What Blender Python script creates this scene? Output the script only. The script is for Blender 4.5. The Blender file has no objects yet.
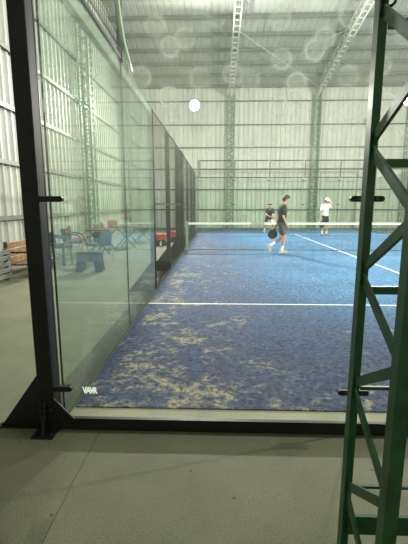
import bpy, bmesh, math, random
from mathutils import Vector, Matrix
random.seed(7)
PI = math.pi
scn = bpy.context.scene
COL = scn.collection

# ------------------------------------------------------------------ helpers
def finish(name, bm, mat, parent=None, smooth=False):
    me = bpy.data.meshes.new(name)
    bm.normal_update()
    bm.to_mesh(me); bm.free()
    o = bpy.data.objects.new(name, me)
    COL.objects.link(o)
    if mat: me.materials.append(mat)
    if smooth:
        for p in me.polygons: p.use_smooth = True
    if parent: o.parent = parent
    return o

def tag(o, label=None, cat=None, group=None, kind=None):
    if label: o['label'] = label
    if cat: o['category'] = cat
    if group: o['group'] = group
    if kind: o['kind'] = kind
    return o

def thing(name, label, cat, loc=(0, 0, 0), rotz=0.0, group=None):
    o = bpy.data.objects.new(name, None)
    o.empty_display_size = 0.1
    COL.objects.link(o)
    o.location = loc; o.rotation_euler = (0, 0, rotz)
    return tag(o, label, cat, group)

def dup(root, loc, rotz=None, label=None, group=None):
    r = root.copy(); COL.objects.link(r); r.location = loc
    if rotz is not None: r.rotation_euler = (0, 0, rotz)
    if label: r['label'] = label
    if group: r['group'] = group
    for ch in list(root.children):
        c = ch.copy(); COL.objects.link(c); c.parent = r
        for g in list(ch.children):
            d = g.copy(); COL.objects.link(d); d.parent = c
    return r

def NB(): return bmesh.new()

def box(bm, x0, x1, y0, y1, z0, z1):
    vs = [bm.verts.new(p) for p in ((x0,y0,z0),(x1,y0,z0),(x1,y1,z0),(x0,y1,z0),(x0,y0,z1),(x1,y0,z1),(x1,y1,z1),(x0,y1,z1))]
    for f in ((0,3,2,1),(4,5,6,7),(0,1,5,4),(1,2,6,5),(2,3,7,6),(3,0,4,7)):
        bm.faces.new([vs[i] for i in f])
    return vs

def bevel(bm, w, seg=2):
    bmesh.ops.bevel(bm, geom=list(bm.edges), offset=w, segments=seg, affect='EDGES', profile=0.6)

def frame_axes(d, up=Vector((0, 0, 1))):
    d = d.normalized()
    s = d.cross(up)
    if s.length < 1e-4: s = d.cross(Vector((1, 0, 0)))
    s.normalize()
    return s, s.cross(d).normalized()

def bar(bm, a, b, w, h, up=Vector((0, 0, 1))):
    """rectangular bar from a to b; w across, h along the 'up' side"""
    a, b = Vector(a), Vector(b)
    s, u = frame_axes(b - a, Vector(up))
    ring = []
    for p in (a, b):
        ring.append([bm.verts.new(p + s*(w/2*i) + u*(h/2*j)) for i, j in ((-1,-1),(1,-1),(1,1),(-1,1))])
    A, B = ring
    bm.faces.new(A[::-1]); bm.faces.new(B)
    for i in range(4):
        bm.faces.new((A[i], A[(i+1) % 4], B[(i+1) % 4], B[i]))

def tube(bm, pts, r, n=10):
    pts = [Vector(p) for p in pts]
    rs = r if isinstance(r, (list, tuple)) else [r]*len(pts)
    rings = []
    for i, p in enumerate(pts):
        d = (pts[min(i+1, len(pts)-1)] - pts[max(i-1, 0)])
        s, u = frame_axes(d)
        rings.append([bm.verts.new(p + (s*math.cos(2*PI*k/n) + u*math.sin(2*PI*k/n))*rs[i]) for k in range(n)])
    for A, B in zip(rings, rings[1:]):
        for k in range(n):
            bm.faces.new((A[k], A[(k+1) % n], B[(k+1) % n], B[k]))
    bm.faces.new(rings[0][::-1]); bm.faces.new(rings[-1])

def prism(bm, poly, axis, t0, t1):
    """extrude a 2-D polygon along an axis (0 x,1 y,2 z)"""
    def P(u, v, t):
        return ((t,u,v),(u,t,v),(u,v,t))[axis]
    A = [bm.verts.new(P(u, v, t0)) for u, v in poly]
    B = [bm.verts.new(P(u, v, t1)) for u, v in poly]
    bm.faces.new(A); bm.faces.new(B[::-1])
    n = len(poly)
    for i in range(n):
        bm.faces.new((A[i], B[i], B[(i+1) % n], A[(i+1) % n]))
    bmesh.ops.recalc_face_normals(bm, faces=list(bm.faces))

def sphere(bm, c, r, scale=(1, 1, 1), rot=None, sub=2):
    M = Matrix.Translation(Vector(c)) @ (rot.to_4x4() if rot else Matrix.Identity(4)) @ Matrix.Diagonal((r*scale[0], r*scale[1], r*scale[2], 1))
    bmesh.ops.create_icosphere(bm, subdivisions=sub, radius=1, matrix=M)

def capsule(bm, a, b, r0, r1, sub=2):
    a, b = Vector(a), Vector(b)
    L = (b-a).length
    n = max(2, int(L/(min(r0, r1)*0.45))+1)
    for i in range(n+1):
        t = i/n
        sphere(bm, a.lerp(b, t), r0+(r1-r0)*t, sub=sub)

# ------------------------------------------------------------------ materials
def new_mat(name):
    m = bpy.data.materials.new(name); m.use_nodes = True
    nt = m.node_tree
    return m, nt, nt.nodes, nt.links, nt.nodes['Principled BSDF']

def principled(name, col, rough=0.6, metal=0.0, var=0.12, scale=8.0, bump=0.0, spec=0.3):
    m, nt, N, L, b = new_mat(name)
    tc = N.new('ShaderNodeTexCoord'); no = N.new('ShaderNodeTexNoise')
    no.inputs['Scale'].default_value = scale; no.inputs['Detail'].default_value = 5
    L.new(tc.outputs['Object'], no.inputs['Vector'])
    r = N.new('ShaderNodeValToRGB')
    c = Vector(col)
    r.color_ramp.elements[0].position = 0.3; r.color_ramp.elements[1].position = 0.7
    r.color_ramp.elements[0].color = (*(c*(1-var)), 1); r.color_ramp.elements[1].color = (*(c*(1+var)), 1)
    L.new(no.outputs['Fac'], r.inputs['Fac']); L.new(r.outputs['Color'], b.inputs['Base Color'])
    b.inputs['Roughness'].default_value = rough; b.inputs['Metallic'].default_value = metal
    b.inputs['Specular IOR Level'].default_value = spec
    if bump:
        bp = N.new('ShaderNodeBump'); bp.inputs['Strength'].default_value = bump
        L.new(no.outputs['Fac'], bp.inputs['Height']); L.new(bp.outputs['Normal'], b.inputs['Normal'])
    return m

def math_node(N, L, op, a, b=None, clamp=False):
    n = N.new('ShaderNodeMath'); n.operation = op; n.use_clamp = clamp
    for i, v in enumerate((a, b)):
        if v is None: continue
        if isinstance(v, (int, float)): n.inputs[i].default_value = v
        else: L.new(v, n.inputs[i])
    return n.outputs[0]

def glass_mat(name, tint, dust=0.03, dust_amp=0.10, spots=0.0, f0=0.04, dust_col=(0.75, 0.78, 0.68), haze=0.0):
    m, nt, N, L, b = new_mat(name)
    N.remove(b)
    out = N['Material Output']
    g = N.new('ShaderNodeNewGeometry')
    vm = N.new('ShaderNodeVectorMath'); vm.operation = 'DOT_PRODUCT'
    L.new(g.outputs['Incoming'], vm.inputs[0]); L.new(g.outputs['Normal'], vm.inputs[1])
    c = math_node(N, L, 'ABSOLUTE', vm.outputs['Value'])
    k = math_node(N, L, 'SUBTRACT', 1.0, c, True)
    k = math_node(N, L, 'POWER', k, 5.0)
    fac = math_node(N, L, 'MULTIPLY_ADD', k, 1-f0); fac.node.inputs[2].default_value = f0
    tr = N.new('ShaderNodeBsdfTransparent'); tr.inputs['Color'].default_value = (*tint, 1)
    gl = N.new('ShaderNodeBsdfGlossy'); gl.inputs['Roughness'].default_value = 0.0
    gl.inputs['Color'].default_value = (0.60, 0.67, 0.62, 1)
    mx = N.new('ShaderNodeMixShader')
    L.new(fac, mx.inputs[0]); L.new(tr.outputs[0], mx.inputs[1]); L.new(gl.outputs[0], mx.inputs[2])
    # dust film: faint wiped streaks and round ball marks
    tc = N.new('ShaderNodeTexCoord')
    no = N.new('ShaderNodeTexNoise'); no.inputs['Scale'].default_value = 3.0; no.inputs['Detail'].default_value = 8
    no.inputs['Roughness'].default_value = 0.7
    L.new(tc.outputs['Object'], no.inputs['Vector'])
    d = math_node(N, L, 'SUBTRACT', no.outputs['Fac'], 0.45, True)
    d = math_node(N, L, 'MULTIPLY', d, dust_amp*3)
    d = math_node(N, L, 'ADD', d, dust)
    if spots:
        vo = N.new('ShaderNodeTexVoronoi'); vo.inputs['Scale'].default_value = 5.5
        vo.voronoi_dimensions = '2D'
        s3 = N.new('ShaderNodeSeparateXYZ'); L.new(tc.outputs['Object'], s3.inputs[0])
        c3 = N.new('ShaderNodeCombineXYZ'); L.new(s3.outputs['X'], c3.inputs[0]); L.new(s3.outputs['Z'], c3.inputs[1])
        L.new(c3.outputs[0], vo.inputs['Vector'])
        rp = N.new('ShaderNodeValToRGB')
        e = rp.color_ramp.elements
        e[0].position = 0.0; e[0].color = (.45, .45, .45, 1)
        e[1].position = 0.42; e[1].color = (0, 0, 0, 1)
        e.new(0.2).color = (.35, .35, .35, 1); e.new(0.28).color = (1, 1, 1, 1); e.new(0.34).color = (.25, .25, .25, 1)
        L.new(vo.outputs['Distance'], rp.inputs['Fac'])
        n2 = N.new('ShaderNodeTexNoise'); n2.inputs['Scale'].default_value = 1.7; n2.inputs['Detail'].default_value = 3
        L.new(tc.outputs['Object'], n2.inputs['Vector'])
        g2 = math_node(N, L, 'SUBTRACT', n2.outputs['Fac'], 0.40, True)
        g2 = math_node(N, L, 'MULTIPLY', g2, 5.0, True)
        sp = math_node(N, L, 'MULTIPLY', rp.outputs['Color'], g2)
        # marks sit high on the pane, where balls rebound
        sx = N.new('ShaderNodeSeparateXYZ'); L.new(tc.outputs['Object'], sx.inputs[0])
        hz = N.new('ShaderNodeMapRange'); hz.inputs[1].default_value = 1.55; hz.inputs[2].default_value = 2.1
        L.new(sx.outputs['Z'], hz.inputs[0])
        sp = math_node(N, L, 'MULTIPLY', sp, hz.outputs[0])
        sp = math_node(N, L, 'MULTIPLY', sp, spots)
        d = math_node(N, L, 'ADD', d, sp, True)
    if haze:      # fine grime, thickest above reach of the wiper
        s2 = N.new('ShaderNodeSeparateXYZ'); L.new(tc.outputs['Object'], s2.inputs[0])
        rp2 = N.new('ShaderNodeValToRGB'); e = rp2.color_ramp.elements
        e[0].position = .42; e[0].color = (.03, .03, .03, 1); e[1].position = .95; e[1].color = (.35, .35, .35, 1)
        e.new(.55).color = (.25, .25, .25, 1); e.new(.68).color = (1, 1, 1, 1); e.new(.78).color = (.9, .9, .9, 1); e.new(.86).color = (.45, .45, .45, 1)
        zz = math_node(N, L, 'DIVIDE', s2.outputs['Z'], 2.7)
        L.new(zz, rp2.inputs['Fac'])
        hz2 = math_node(N, L, 'MULTIPLY', rp2.outputs['Color'], haze)
        hz2 = math_node(N, L, 'MULTIPLY', hz2, math_node(N, L, 'ADD', no.outputs['Fac'], .4))
        d = math_node(N, L, 'ADD', d, hz2, True)
    df = N.new('ShaderNodeBsdfDiffuse'); df.inputs['Color'].default_value = (*dust_col, 1)
    tl = N.new('ShaderNodeBsdfTranslucent'); tl.inputs['Color'].default_value = (*dust_col, 1)
    dm = N.new('ShaderNodeMixShader'); dm.inputs[0].default_value = 0.5
    L.new(df.outputs[0], dm.inputs[1]); L.new(tl.outputs[0], dm.inputs[2])
    m2 = N.new('ShaderNodeMixShader')
    L.new(d, m2.inputs[0]); L.new(mx.outputs[0], m2.inputs[1]); L.new(dm.outputs[0], m2.inputs[2])
    L.new(m2.outputs[0], out.inputs['Surface'])
    return m

def emission(name, col, strength):
    m, nt, N, L, b = new_mat(name)
    b.inputs['Base Color'].default_value = (*col, 1)
    b.inputs['Emission Color'].default_value = (*col, 1)
    b.inputs['Emission Strength'].default_value = strength
    return m

def concrete_mat(name, col, joints=(), scale=1.0, crack=True):
    m, nt, N, L, b = new_mat(name)
    tc = N.new('ShaderNodeTexCoord')
    n1 = N.new('ShaderNodeTexNoise'); n1.inputs['Scale'].default_value = 1.6*scale; n1.inputs['Detail'].default_value = 9; n1.inputs['Roughness'].default_value = 0.65
    n2 = N.new('ShaderNodeTexNoise'); n2.inputs['Scale'].default_value = 120*scale; n2.inputs['Detail'].default_value = 3
    for n in (n1, n2): L.new(tc.outputs['Object'], n.inputs['Vector'])
    r1 = N.new('ShaderNodeValToRGB'); c = Vector(col)
    r1.color_ramp.elements[0].position = .3; r1.color_ramp.elements[1].position = .72
    r1.color_ramp.elements[0].color = (*(c*.78), 1); r1.color_ramp.elements[1].color = (*(c*1.18), 1)
    L.new(n1.outputs['Fac'], r1.inputs['Fac'])
    r2 = N.new('ShaderNodeValToRGB')
    r2.color_ramp.elements[0].position = .28; r2.color_ramp.elements[1].position = .62
    r2.color_ramp.elements[0].color = (.74, .74, .72, 1); r2.color_ramp.elements[1].color = (1.1, 1.1, 1.08, 1)
    L.new(n2.outputs['Fac'], r2.inputs['Fac'])
    mx = N.new('ShaderNodeMix'); mx.data_type = 'RGBA'; mx.blend_type = 'MULTIPLY'; mx.inputs[0].default_value = 1
    L.new(r1.outputs['Color'], mx.inputs[6]); L.new(r2.outputs['Color'], mx.inputs[7])
    cur = mx.outputs[2]
    # dark specks
    vo = N.new('ShaderNodeTexVoronoi'); vo.inputs['Scale'].default_value = 9*scale; L.new(tc.outputs['Object'], vo.inputs['Vector'])
    sp = math_node(N, L, 'LESS_THAN', vo.outputs['Distance'], 0.085)
    sc = N.new('ShaderNodeSeparateColor'); L.new(vo.outputs['Color'], sc.inputs[0])
    pick = math_node(N, L, 'GREATER_THAN', sc.outputs[0], 0.72)
    sp = math_node(N, L, 'MULTIPLY', sp, pick); sp = math_node(N, L, 'MULTIPLY', sp, 0.55)
    def darken(cur, fac, dk=(.02, .02, .016)):
        q = N.new('ShaderNodeMix'); q.data_type = 'RGBA'
        L.new(fac, q.inputs[0]); L.new(cur, q.inputs[6]); q.inputs[7].default_value = (*dk, 1)
        return q.outputs[2]
    cur = darken(cur, sp)
    sx = N.new('ShaderNodeSeparateXYZ'); L.new(tc.outputs['Object'], sx.inputs[0])
    n3 = N.new('ShaderNodeTexNoise'); n3.inputs['Scale'].default_value = 4; n3.inputs['Detail'].default_value = 6
    L.new(tc.outputs['Object'], n3.inputs['Vector'])
    wob = math_node(N, L, 'MULTIPLY_ADD', n3.outputs['Fac'], 0.03); wob.node.inputs[2].default_value = -0.015
    for axis, pos, w, s in joints:
        v = math_node(N, L, 'SUBTRACT', sx.outputs[axis], pos)
        v = math_node(N, L, 'ADD', v, wob); v = math_node(N, L, 'ABSOLUTE', v)
        v = math_node(N, L, 'LESS_THAN', v, w); v = math_node(N, L, 'MULTIPLY', v, s)
        cur = darken(cur, v)
    if crack:
        v2 = N.new('ShaderNodeTexVoronoi'); v2.feature = 'DISTANCE_TO_EDGE'; v2.inputs['Scale'].default_value = 0.9
        mp = N.new('ShaderNodeVectorMath'); mp.operation = 'ADD'
        L.new(tc.outputs['Object'], mp.inputs[0])
        n4 = N.new('ShaderNodeTexNoise'); n4.inputs['Scale'].default_value = 3.5; n4.inputs['Detail'].default_value = 5
        L.new(tc.outputs['Object'], n4.inputs['Vector']); L.new(n4.outputs['Color'], mp.inputs[1])
        L.new(mp.outputs[0], v2.inputs['Vector'])
        cr = math_node(N, L, 'LESS_THAN', v2.outputs['Distance'], 0.004)
        ms = math_node(N, L, 'GREATER_THAN', n1.outputs['Fac'], 0.56)
        cr = math_node(N, L, 'MULTIPLY', cr, ms); cr = math_node(N, L, 'MULTIPLY', cr, 0.22)
        cur = darken(cur, cr)
    L.new(cur, b.inputs['Base Color'])
    b.inputs['Roughness'].default_value = 0.75; b.inputs['Specular IOR Level'].default_value = 0.25
    bp = N.new('ShaderNodeBump'); bp.inputs['Strength'].default_value = 0.12; bp.inputs['Distance'].default_value = 0.02
    L.new(n2.outputs['Fac'], bp.inputs['Height']); L.new(bp.outputs['Normal'], b.inputs['Normal'])
    return m

def turf_mat():
    m, nt, N, L, b = new_mat('turf_blue')
    tc = N.new('ShaderNodeTexCoord'); sx = N.new('ShaderNodeSeparateXYZ'); L.new(tc.outputs['Object'], sx.inputs[0])
    X, Y = sx.outputs[0], sx.outputs[1]
    # blue base, paler and cleaner in the well-trodden middle
    def mapr(v, a, c, lo=0.0, hi=1.0):
        r = N.new('ShaderNodeMapRange'); r.interpolation_type = 'SMOOTHSTEP'
        for i, q in enumerate((a, c, lo, hi)): r.inputs[i+1].default_value = q
        L.new(v, r.inputs[0]); return r.outputs[0]
    nb = N.new('ShaderNodeTexNoise'); nb.inputs['Scale'].default_value = 0.7; nb.inputs['Detail'].default_value = 4
    L.new(tc.outputs['Object'], nb.inputs['Vector'])
    mid = math_node(N, L, 'MULTIPLY', mapr(X, -0.4, 3.0), mapr(Y, 3.2, 7.0))
    mid = math_node(N, L, 'ADD', mid, mapr(Y, 3.0, 9.0, 0.0, 0.22), True)
    mid = math_node(N, L, 'MULTIPLY', mid, mapr(nb.outputs['Fac'], 0.3, 0.6, 0.6, 1.0))
    base = N.new('ShaderNodeMix'); base.data_type = 'RGBA'
    base.inputs[6].default_value = (0.024, 0.038, 0.098, 1); base.inputs[7].default_value = (0.036, 0.125, 0.28, 1)
    L.new(mid, base.inputs[0])
    # fine fibre mottling
    nf = N.new('ShaderNodeTexNoise'); nf.inputs['Scale'].default_value = 26; nf.inputs['Detail'].default_value = 5; nf.inputs['Roughness'].default_value = 0.75
    L.new(tc.outputs['Object'], nf.inputs['Vector'])
    rf = N.new('ShaderNodeValToRGB'); rf.color_ramp.elements[0].position = .32; rf.color_ramp.elements[1].position = .68
    rf.color_ramp.elements[0].color = (.03, .05, .12, 1); rf.color_ramp.elements[1].color = (2.3, 2.1, 1.75, 1)
    L.new(nf.outputs['Fac'], rf.inputs['Fac'])
    mu = N.new('ShaderNodeMix'); mu.data_type = 'RGBA'; mu.blend_type = 'MULTIPLY'; mu.inputs[0].default_value = 1
    L.new(base.outputs[2], mu.inputs[6]); L.new(rf.outputs['Color'], mu.inputs[7])
    # sand infill gathered in scuffed patches
    mp = N.new('ShaderNodeMapping'); mp.inputs['Scale'].default_value = (1.0, 1.25, 1.0)
    L.new(tc.outputs['Object'], mp.inputs['Vector'])
    ns = N.new('ShaderNodeTexNoise'); ns.inputs['Scale'].default_value = 7.5; ns.inputs['Detail'].default_value = 9; ns.inputs['Roughness'].default_value = 0.68; ns.inputs['Distortion'].default_value = 0.25
    L.new(mp.outputs[0], ns.inputs['Vector'])
    nl = N.new('ShaderNodeTexNoise'); nl.inputs['Scale'].default_value = 1.7; nl.inputs['Detail'].default_value = 2
    L.new(tc.outputs['Object'], nl.inputs['Vector'])
    lx = mapr(X, -0.8, 1.1, 0.085, -0.06)
    lx2 = mapr(Y, 2.55, 3.6, 0.11, 0.0)
    ly = mapr(Y, 6.0, 11.0, 0.0, -0.05)
    edge = mapr(X, -1.05, -0.88, -0.07, 0.0)
    s = math_node(N, L, 'ADD', ns.outputs['Fac'], lx); s = math_node(N, L, 'ADD', s, ly)
    s = math_node(N, L, 'ADD', s, edge); s = math_node(N, L, 'ADD', s, lx2)
    big = math_node(N, L, 'MULTIPLY_ADD', nl.outputs['Fac'], 0.62); big.node.inputs[2].default_value = -0.31
    s = math_node(N, L, 'ADD', s, big)
    sf = mapr(s, 0.55, 0.78, 0.0, 0.9)
    sg = mapr(nf.outputs['Fac'], 0.40, 0.58, 0.10, 1.0)
    sf = math_node(N, L, 'MULTIPLY', sf, sg)
    q = N.new('ShaderNodeMix'); q.data_type = 'RGBA'
    L.new(sf, q.inputs[0]); L.new(mu.outputs[2], q.inputs[6]); q.inputs[7].default_value = (0.32, 0.28, 0.165, 1)
    L.new(q.outputs[2], b.inputs['Base Color'])
    b.inputs['Roughness'].default_value = 0.85; b.inputs['Specular IOR Level'].default_value = 0.15
    bp = N.new('ShaderNodeBump'); bp.inputs['Strength'].default_value = 0.35; bp.inputs['Distance'].default_value = 0.02
    L.new(nf.outputs['Fac'], bp.inputs['Height']); L.new(bp.outputs['Normal'], b.inputs['Normal'])
    return m

def sheet_mat(name, col, rough=0.45, streak=0.14):
    m, nt, N, L, b = new_mat(name)
    tc = N.new('ShaderNodeTexCoord'); mp = N.new('ShaderNodeMapping'); mp.inputs['Scale'].default_value = (3.2, 3.2, 0.25)
    L.new(tc.outputs['Object'], mp.inputs['Vector'])
    no = N.new('ShaderNodeTexNoise'); no.inputs['Scale'].default_value = 1.6; no.inputs['Detail'].default_value = 6
    L.new(mp.outputs[0], no.inputs['Vector'])
    r = N.new('ShaderNodeValToRGB'); c = Vector(col)
    r.color_ramp.elements[0].position = .3; r.color_ramp.elements[1].position = .7
    r.color_ramp.elements[0].color = (*(c*(1-streak)), 1); r.color_ramp.elements[1].color = (*(c*(1+streak*.6)), 1)
    L.new(no.outputs['Fac'], r.inputs['Fac']); L.new(r.outputs['Color'], b.inputs['Base Color'])
    b.inputs['Roughness'].default_value = rough; b.inputs['Specular IOR Level'].default_value = 0.4
    return m

def ceiling_mat():
    m, nt, N, L, b = new_mat('roof_insulation')
    tc = N.new('ShaderNodeTexCoord')
    no = N.new('ShaderNodeTexNoise'); no.inputs['Scale'].default_value = 0.8; no.inputs['Detail'].default_value = 6
    L.new(tc.outputs['Object'], no.inputs['Vector'])
    r = N.new('ShaderNodeValToRGB')
    r.color_ramp.elements[0].position = .3; r.color_ramp.elements[1].position = .7
    r.color_ramp.elements[0].color = (.44, .45, .41, 1); r.color_ramp.elements[1].color = (.58, .59, .54, 1)
    L.new(no.outputs['Fac'], r.inputs['Fac'])
    cur = r.outputs['Color']
    for ang in (0.62, -0.62):     # fine diagonal netting that carries the foil
        mp = N.new('ShaderNodeMapping'); mp.inputs['Rotation'].default_value = (0, 0, ang)
        L.new(tc.outputs['Object'], mp.inputs['Vector'])
        wv = N.new('ShaderNodeTexWave'); wv.inputs['Scale'].default_value = 3.4; wv.bands_direction = 'X'
        L.new(mp.outputs[0], wv.inputs['Vector'])
        f = math_node(N, L, 'MULTIPLY', wv.outputs['Fac'], 0.22 if ang > 0 else 0.1)
        q = N.new('ShaderNodeMix'); q.data_type = 'RGBA'; L.new(f, q.inputs[0]); L.new(cur, q.inputs[6]); q.inputs[7].default_value = (.1, .11, .095, 1)
        cur = q.outputs[2]
    L.new(cur, b.inputs['Base Color']); b.inputs['Roughness'].default_value = 0.6
    return m

M = {}
M['floor'] = concrete_mat('concrete_floor', (0.172, 0.173, 0.116), joints=((0, -0.77, 0.003, 0.55), (1, 7.05, 0.006, 0.5), (1, -2.0, 0.006, .6), (0, 3.4, 0.004, .6)))
M['kerb'] = concrete_mat('concrete_strip', (0.25, 0.245, 0.175), scale=2.2, crack=False)
M['strip'] = concrete_mat('shade_dark_concrete', (0.055, 0.06, 0.042), scale=1.5, crack=False)  # concrete darkened to paint in the shade along the side glass
M['turf'] = turf_mat()
M['line'] = principled('white_turf_line', (0.55, 0.56, 0.52), 0.8, var=.12, scale=20)
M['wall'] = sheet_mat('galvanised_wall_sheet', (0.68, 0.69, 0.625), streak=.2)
M['wall_dimmed'] = sheet_mat('dimmed_wall_sheet', (0.40, 0.405, 0.365), streak=.25)  # same wall sheet, darkened so the left wall looks less brightly lit
M['ceil'] = ceiling_mat()
M['girt'] = principled('grey_girt_steel', (0.13, 0.14, 0.125), 0.5, 0.2)
M['purlin'] = principled('grey_purlin_steel', (0.17, 0.175, 0.155), 0.5, 0.1)
M['truss'] = principled('pale_truss_steel', (0.52, 0.54, 0.49), 0.5, 0.1)
M['palegreen'] = principled('pale_green_steel', (0.15, 0.25, 0.16), 0.5, 0.1)
M['green'] = principled('green_painted_steel', (0.020, 0.083, 0.030), 0.42, 0.0, var=.3, scale=14, spec=.4)
M['black'] = principled('black_painted_steel', (0.010, 0.011, 0.010), 0.5, 0.0, var=.25, spec=.35)
M['bolt'] = principled('dark_zinc', (0.06, 0.065, 0.06), 0.35, 0.7)
M['seal'] = principled('dark_glass_edge', (0.02, 0.04, 0.03), 0.3)
M['glass_near'] = glass_mat('dusty_clear_glass', (0.985, 0.992, 0.98), dust=0.003, dust_amp=0.025, spots=0.34, haze=0.12)
M['glass_side'] = glass_mat('green_tinted_glass', (0.885, 0.945, 0.895), dust=0.035, dust_amp=0.10, f0=.05)
M['glass_far'] = glass_mat('pale_green_far_glass', (0.91, 0.958, 0.92), dust=0.012, dust_amp=0.03)
M['mesh'] = principled('dark_wire', (0.035, 0.038, 0.035), 0.5, 0.2)
M['netcord'] = principled('black_net_cord', (0.012, 0.014, 0.016), 0.8)
M['tape'] = principled('white_net_tape', (0.60, 0.60, 0.55), 0.7, var=.06)
M['cable'] = principled('pale_green_cable', (0.50, 0.62, 0.44), 0.5)
M['darkcable'] = principled('dark_cable', (0.02, 0.03, 0.02), 0.5)
M['led'] = emission('led_face', (1.0, 1.0, 0.92), 90.0)
M['sticker'] = principled('white_lettering', (0.85, 0.87, 0.82), 0.6, var=.05)
def sticker_mat():
    m, nt, N, L, b = new_mat('white_vinyl')
    tl = N.new('ShaderNodeBsdfTranslucent'); tl.inputs['Color'].default_value = (.9, .92, .86, 1)
    no = N.new('ShaderNodeTexNoise'); no.inputs['Scale'].default_value = 60
    mp = N.new('ShaderNodeMapRange'); mp.inputs[3].default_value = .6; mp.inputs[4].default_value = .8; L.new(no.outputs['Fac'], mp.inputs[0])
    b.inputs['Base Color'].default_value = (.9, .92, .86, 1)
    mx = N.new('ShaderNodeMixShader'); L.new(mp.outputs[0], mx.inputs[0]); L.new(b.outputs[0], mx.inputs[1]); L.new(tl.outputs[0], mx.inputs[2])
    L.new(mx.outputs[0], N['Material Output'].inputs['Surface']); return m
M['sticker'] = sticker_mat()
M['wood'] = principled('worn_brown_wood', (0.19, 0.108, 0.045), 0.6, var=.45, scale=11)
M['darkwood'] = principled('dark_brown_wood', (0.05, 0.028, 0.016), 0.6, var=.3)
M['greywood'] = principled('weathered_grey_slats', (0.105, 0.108, 0.092), 0.7, var=.3)
M['slate'] = principled('slate_blue_plastic', (0.024, 0.028, 0.030), 0.6)
M['charcoal'] = principled('charcoal_plastic', (0.014, 0.015, 0.015), 0.7)
M['red'] = principled('red_plastic', (0.40, 0.055, 0.04), 0.45)
M['steelleg'] = principled('light_grey_steel', (0.42, 0.44, 0.43), 0.35, .6)
M['skin'] = principled('skin_tone', (0.44, 0.25, 0.16), 0.55, var=.1)
M['skin2'] = principled('ruddy_skin_tone', (0.50, 0.24, 0.15), 0.55, var=.1)
M['hair'] = principled('black_hair', (0.012, 0.011, 0.010), 0.6, var=.3, scale=60)
M['blackcloth'] = principled('black_cotton', (0.016, 0.018, 0.017), 0.85, var=.2)
M['charcloth'] = principled('charcoal_cotton', (0.030, 0.035, 0.040), 0.85, var=.2)
M['greyshorts'] = principled('dark_grey_shorts', (0.075, 0.082, 0.075), 0.85, var=.2)
M['whitecloth'] = principled('white_cotton', (0.70, 0.70, 0.62), 0.85, var=.06)
M['sock'] = principled('white_sock', (0.72, 0.72, 0.68), 0.9, var=.05)
M['shoe_w'] = principled('white_shoe', (0.40, 0.40, 0.37), 0.6, var=.6, scale=14)
M['sole'] = principled('pale_shoe_sole', (0.5, 0.5, 0.46), 0.7)
M['shoe_b'] = principled('black_shoe', (0.015, 0.015, 0.016), 0.6)
M['racket'] = principled('dark_racket_face', (0.022, 0.026, 0.026), 0.4)
M['racket_pale'] = principled('pale_racket_face', (0.30, 0.31, 0.29), 0.4)
M['eye'] = principled('dark_eye', (0.01, 0.008, 0.006), 0.2)
M['lip'] = principled('lip', (0.30, 0.10, 0.08), 0.5)

# ------------------------------------------------------------------ camera
CAMH = 1.48
cam = bpy.data.cameras.new('camera'); co = bpy.data.objects.new('camera', cam); COL.objects.link(co)
cam.sensor_fit = 'HORIZONTAL'; cam.sensor_width = 36; cam.lens = 380/408*36
cam.clip_end = 200; cam.clip_start = 0.05
co.location = (0, 0, CAMH); co.rotation_euler = (math.radians(80.0), 0, math.radians(1.93))
scn.camera = co

# ------------------------------------------------------------------ room shell
XL, XR, YF, YB = -5.0, 17.8, 25.3, -5.3
RIDGE_Y, EAVE, SL = 10.0, 8.68, 0.19
def roof_z(y): return EAVE + SL*(YF-y) if y >= RIDGE_Y else EAVE + SL*(YF-RIDGE_Y) - SL*(RIDGE_Y-y)

bm = NB(); box(bm, XL-.1, XR+.1, YB-.1, YF+.1, -0.15, 0.0)
tag(finish('floor', bm, M['floor']), kind='structure')

def profile(a, b, pitch=0.29, d=0.05):
    """trapezoid rib profile between a and b -> list of (u, offset)"""
    out = []; n = int((b-a)/pitch)
    p = (b-a)/n
    for i in range(n):
        s = a+i*p
        out += [(s, 0), (s+p*.70, 0), (s+p*.78, d), (s+p*.92, d)]
    out.append((b, 0)); return out

def sheet_wall(name, axis, pos, a, b, inward, top, mat='wall'):
    bm = NB(); pr = profile(a, b)
    lo, hi = [], []
    for u, d in pr:
        q = pos + inward*d
        p = (lambda z: (q, u, z)) if axis == 0 else (lambda z: (u, q, z))
        lo.append(bm.verts.new(p(0))); hi.append(bm.verts.new(p(top(u))))
    for i in range(len(pr)-1):
        bm.faces.new((lo[i], lo[i+1], hi[i+1], hi[i]))
    return tag(finish(name, bm, M[mat]), kind='structure')

wl = sheet_wall('wall_left', 0, XL, YB, YF, 1, lambda y: roof_z(y), 'wall_dimmed')
wf = sheet_wall('wall_far', 1, YF, XL, XR, -1, lambda x: roof_z(YF))
wr = sheet_wall('wall_right', 0, XR, YB, YF, -1, lambda y: roof_z(y))
wb = sheet_wall('wall_near', 1, YB, XL, XR, 1, lambda x: roof_z(YB))
GZ = (1.18, 2.47, 3.75, 5.08, 6.45, 7.85)
for z in GZ:
    bm = NB(); box(bm, XL+.052, XL+.11, YB+.1, YF-.1, z-.05, z+.05); finish('girt', bm, M['girt'], wl)
    bm = NB(); box(bm, XL+.1, XR-.1, YF-.11, YF-.052, z-.04, z+.04); finish('girt', bm, M['girt'], wf)
    bm = NB(); box(bm, XR-.11, XR-.052, YB+.1, YF-.1, z-.05, z+.05); finish('girt', bm, M['girt'], wr)
bm = NB(); box(bm, XL+.052, XL+.11, YB+.5, YF-.5, 9.2, 9.3); finish('girt', bm, M['girt'], wl)

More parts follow.
